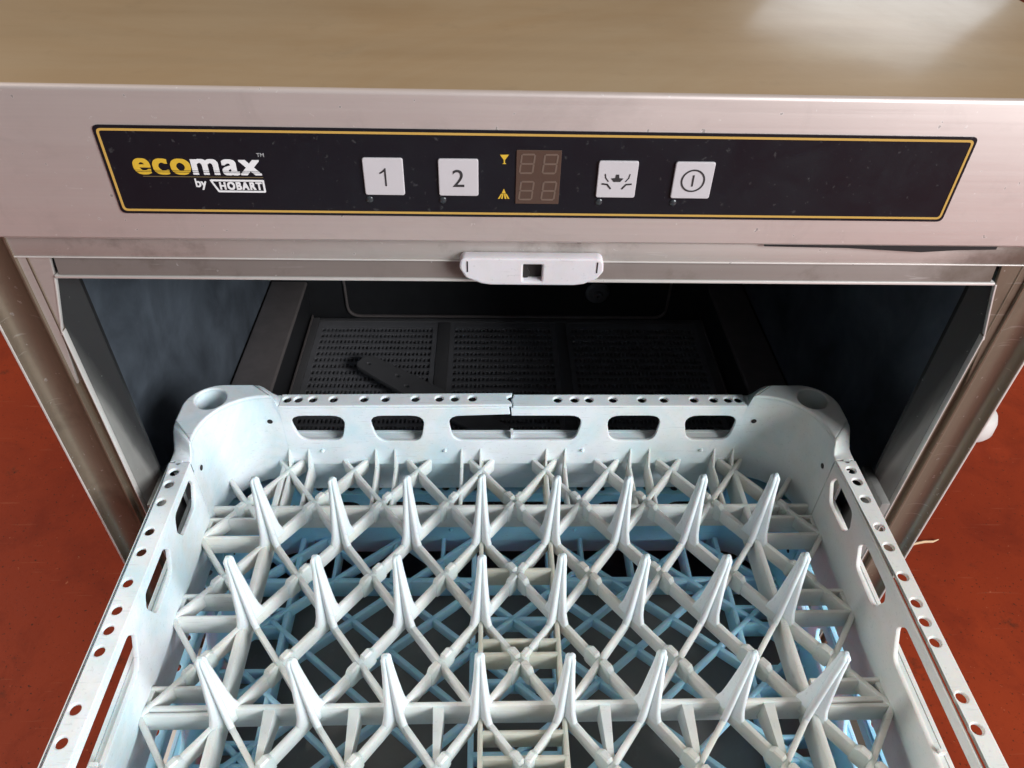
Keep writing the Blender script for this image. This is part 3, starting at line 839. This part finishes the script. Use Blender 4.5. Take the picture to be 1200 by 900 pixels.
CXR, CYR = -.0035, .1820
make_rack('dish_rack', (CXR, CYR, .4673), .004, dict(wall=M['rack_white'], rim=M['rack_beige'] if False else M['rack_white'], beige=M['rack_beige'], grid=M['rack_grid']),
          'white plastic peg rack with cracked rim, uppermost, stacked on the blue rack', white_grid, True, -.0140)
make_rack('dish_rack', (-.0030, CYR, .3645), 0, dict(wall=M['rack_blue'], rim=M['rack_blue'], beige=M['rack_blue'], grid=M['rack_blue_grid']),
          'blue plastic rack with open lattice floor, under the white peg rack', blue_grid, False, -.0010)

# ------------------------------------------------------------------ odds and ends on the floor
tub = MB().lathe([(.0001, .0), (.036, .0), (.044, .004), (.048, .012), (.047, .032), (.043, .043), (.034, .049), (.0001, .051)], 32).build('plastic_tub', M['tub'])
tub.location = (.838, .966, 0); tub['label'] = 'small white rounded plastic tub on the red floor behind the right door post'; tub['category'] = 'tub'
mb = MB(); path = [(-.024, -.002, .0022), (-.012, .0008, .0024), (.002, .0016, .0026), (.016, -.0004, .0030), (.026, .0012, .0042)]
mb.loft([[(x, y+r*math.cos(a), max(.0002, z+r*math.sin(a))) for a in (.3, 1.6, 2.8, 4.1, 5.3)] for (x, y, z), r in zip(path, (.0012, .0022, .0024, .0020, .0008))])
sp = mb.build('wood_splinter', M['wood']); sp.location = (.652, .706, 0); sp.rotation_euler = (0, 0, .15)
sp['label'] = 'pale wooden splinter lying on the red floor beside the right door post'; sp['category'] = 'splinter'

# ------------------------------------------------------------------ light
w = bpy.data.worlds.new('World'); SC.world = w; w.use_nodes = True
nt = w.node_tree; bg = nt.nodes['Background']
tc = nt.nodes.new('ShaderNodeTexCoord'); sep = nt.nodes.new('ShaderNodeSeparateXYZ'); nt.links.new(tc.outputs['Generated'], sep.inputs[0])
def wramp(sock, stops):
    r = nt.nodes.new('ShaderNodeValToRGB'); e = r.color_ramp.elements
    while len(e) > 1: e.remove(e[-1])
    e[0].position = stops[0][0]; e[0].color = col4(stops[0][1])
    for p, c in stops[1:]: k = e.new(p); k.color = col4(c)
    mr = nt.nodes.new('ShaderNodeMapRange'); mr.inputs[1].default_value = -1; mr.inputs[2].default_value = 1
    nt.links.new(sock, mr.inputs[0]); nt.links.new(mr.outputs[0], r.inputs[0]); return r.outputs[0]
def wmix(a, b, mode):
    m = nt.nodes.new('ShaderNodeMix'); m.data_type = 'RGBA'; m.blend_type = mode; m.inputs[0].default_value = 1
    nt.links.new(a, m.inputs[6]); nt.links.new(b, m.inputs[7]); return m.outputs[2]
cy = wramp(sep.outputs[1], [(0, (.44, .44, .45)), (.40, (.42, .42, .42)), (.62, (.35, .255, .155)), (1, (.33, .22, .12))])
cx = wramp(sep.outputs[0], [(0, .85), (.45, .8), (1, 1.0)])
cz = wramp(sep.outputs[2], [(0, .2), (.5, .6), (.75, 1.0), (1, 1.7)])
wn = nt.nodes.new('ShaderNodeTexNoise'); wn.inputs['Scale'].default_value = 3.4; wn.inputs['Detail'].default_value = 3
nt.links.new(tc.outputs['Generated'], wn.inputs['Vector'])
wv = nt.nodes.new('ShaderNodeValToRGB'); wv.color_ramp.elements[0].position = .36; wv.color_ramp.elements[0].color = (.42, .40, .38, 1)
wv.color_ramp.elements[1].position = .62; wv.color_ramp.elements[1].color = (1.15, 1.15, 1.15, 1)
nt.links.new(wn.outputs['Fac'], wv.inputs[0])
nt.links.new(wmix(wmix(wmix(cy, cx, 'MULTIPLY'), cz, 'MULTIPLY'), wv.outputs[0], 'MULTIPLY'), bg.inputs['Color'])
bg.inputs['Strength'].default_value = .62

def area(name, loc, target, sx, sy, power, col):
    l = bpy.data.lights.new(name, 'AREA'); l.shape = 'RECTANGLE'; l.size = sx; l.size_y = sy; l.energy = power; l.color = col
    o = bpy.data.objects.new(name, l); COL.objects.link(o); o.location = loc
    d = Vector(target)-Vector(loc); o.rotation_euler = d.to_track_quat('-Z', 'Y').to_euler(); return o
area('window_light', (2.6, -1.65, 2.05), (0, .3, .5), 1.9, 1.5, 215, (.95, .98, 1.0))
area('side_fill_light', (-2.9, 1.1, 2.2), (-.6, .8, 0), 1.2, 1.2, 85, (1.0, .97, .92))  # fill lamp added to brighten the floor at the left
area('rear_window_light', (1.75, 3.2, 1.75), (.1, .5, .8), .9, 1.1, 7, (.80, .90, 1.0))

# ------------------------------------------------------------------ camera
cam = bpy.data.cameras.new('camera'); co = bpy.data.objects.new('camera', cam); COL.objects.link(co)
r_, u_, b_ = (0.999505, -0.021167, 0.023266), (-0.003573, 0.658487, 0.752584), (-0.03125, -0.752294, 0.658086)
mm = Matrix(((r_[0], u_[0], b_[0], -.025), (r_[1], u_[1], b_[1], 0), (r_[2], u_[2], b_[2], .945), (0, 0, 0, 1)))
co.matrix_world = mm
cam.sensor_width = 36; cam.lens = 26.5134; cam.clip_start = .02; cam.clip_end = 100
SC.camera = co
SC.view_settings.view_transform = 'Standard'; SC.view_settings.look = 'None'
SC.view_settings.exposure = 0; SC.view_settings.gamma = 1
SC.cycles.use_denoising = True
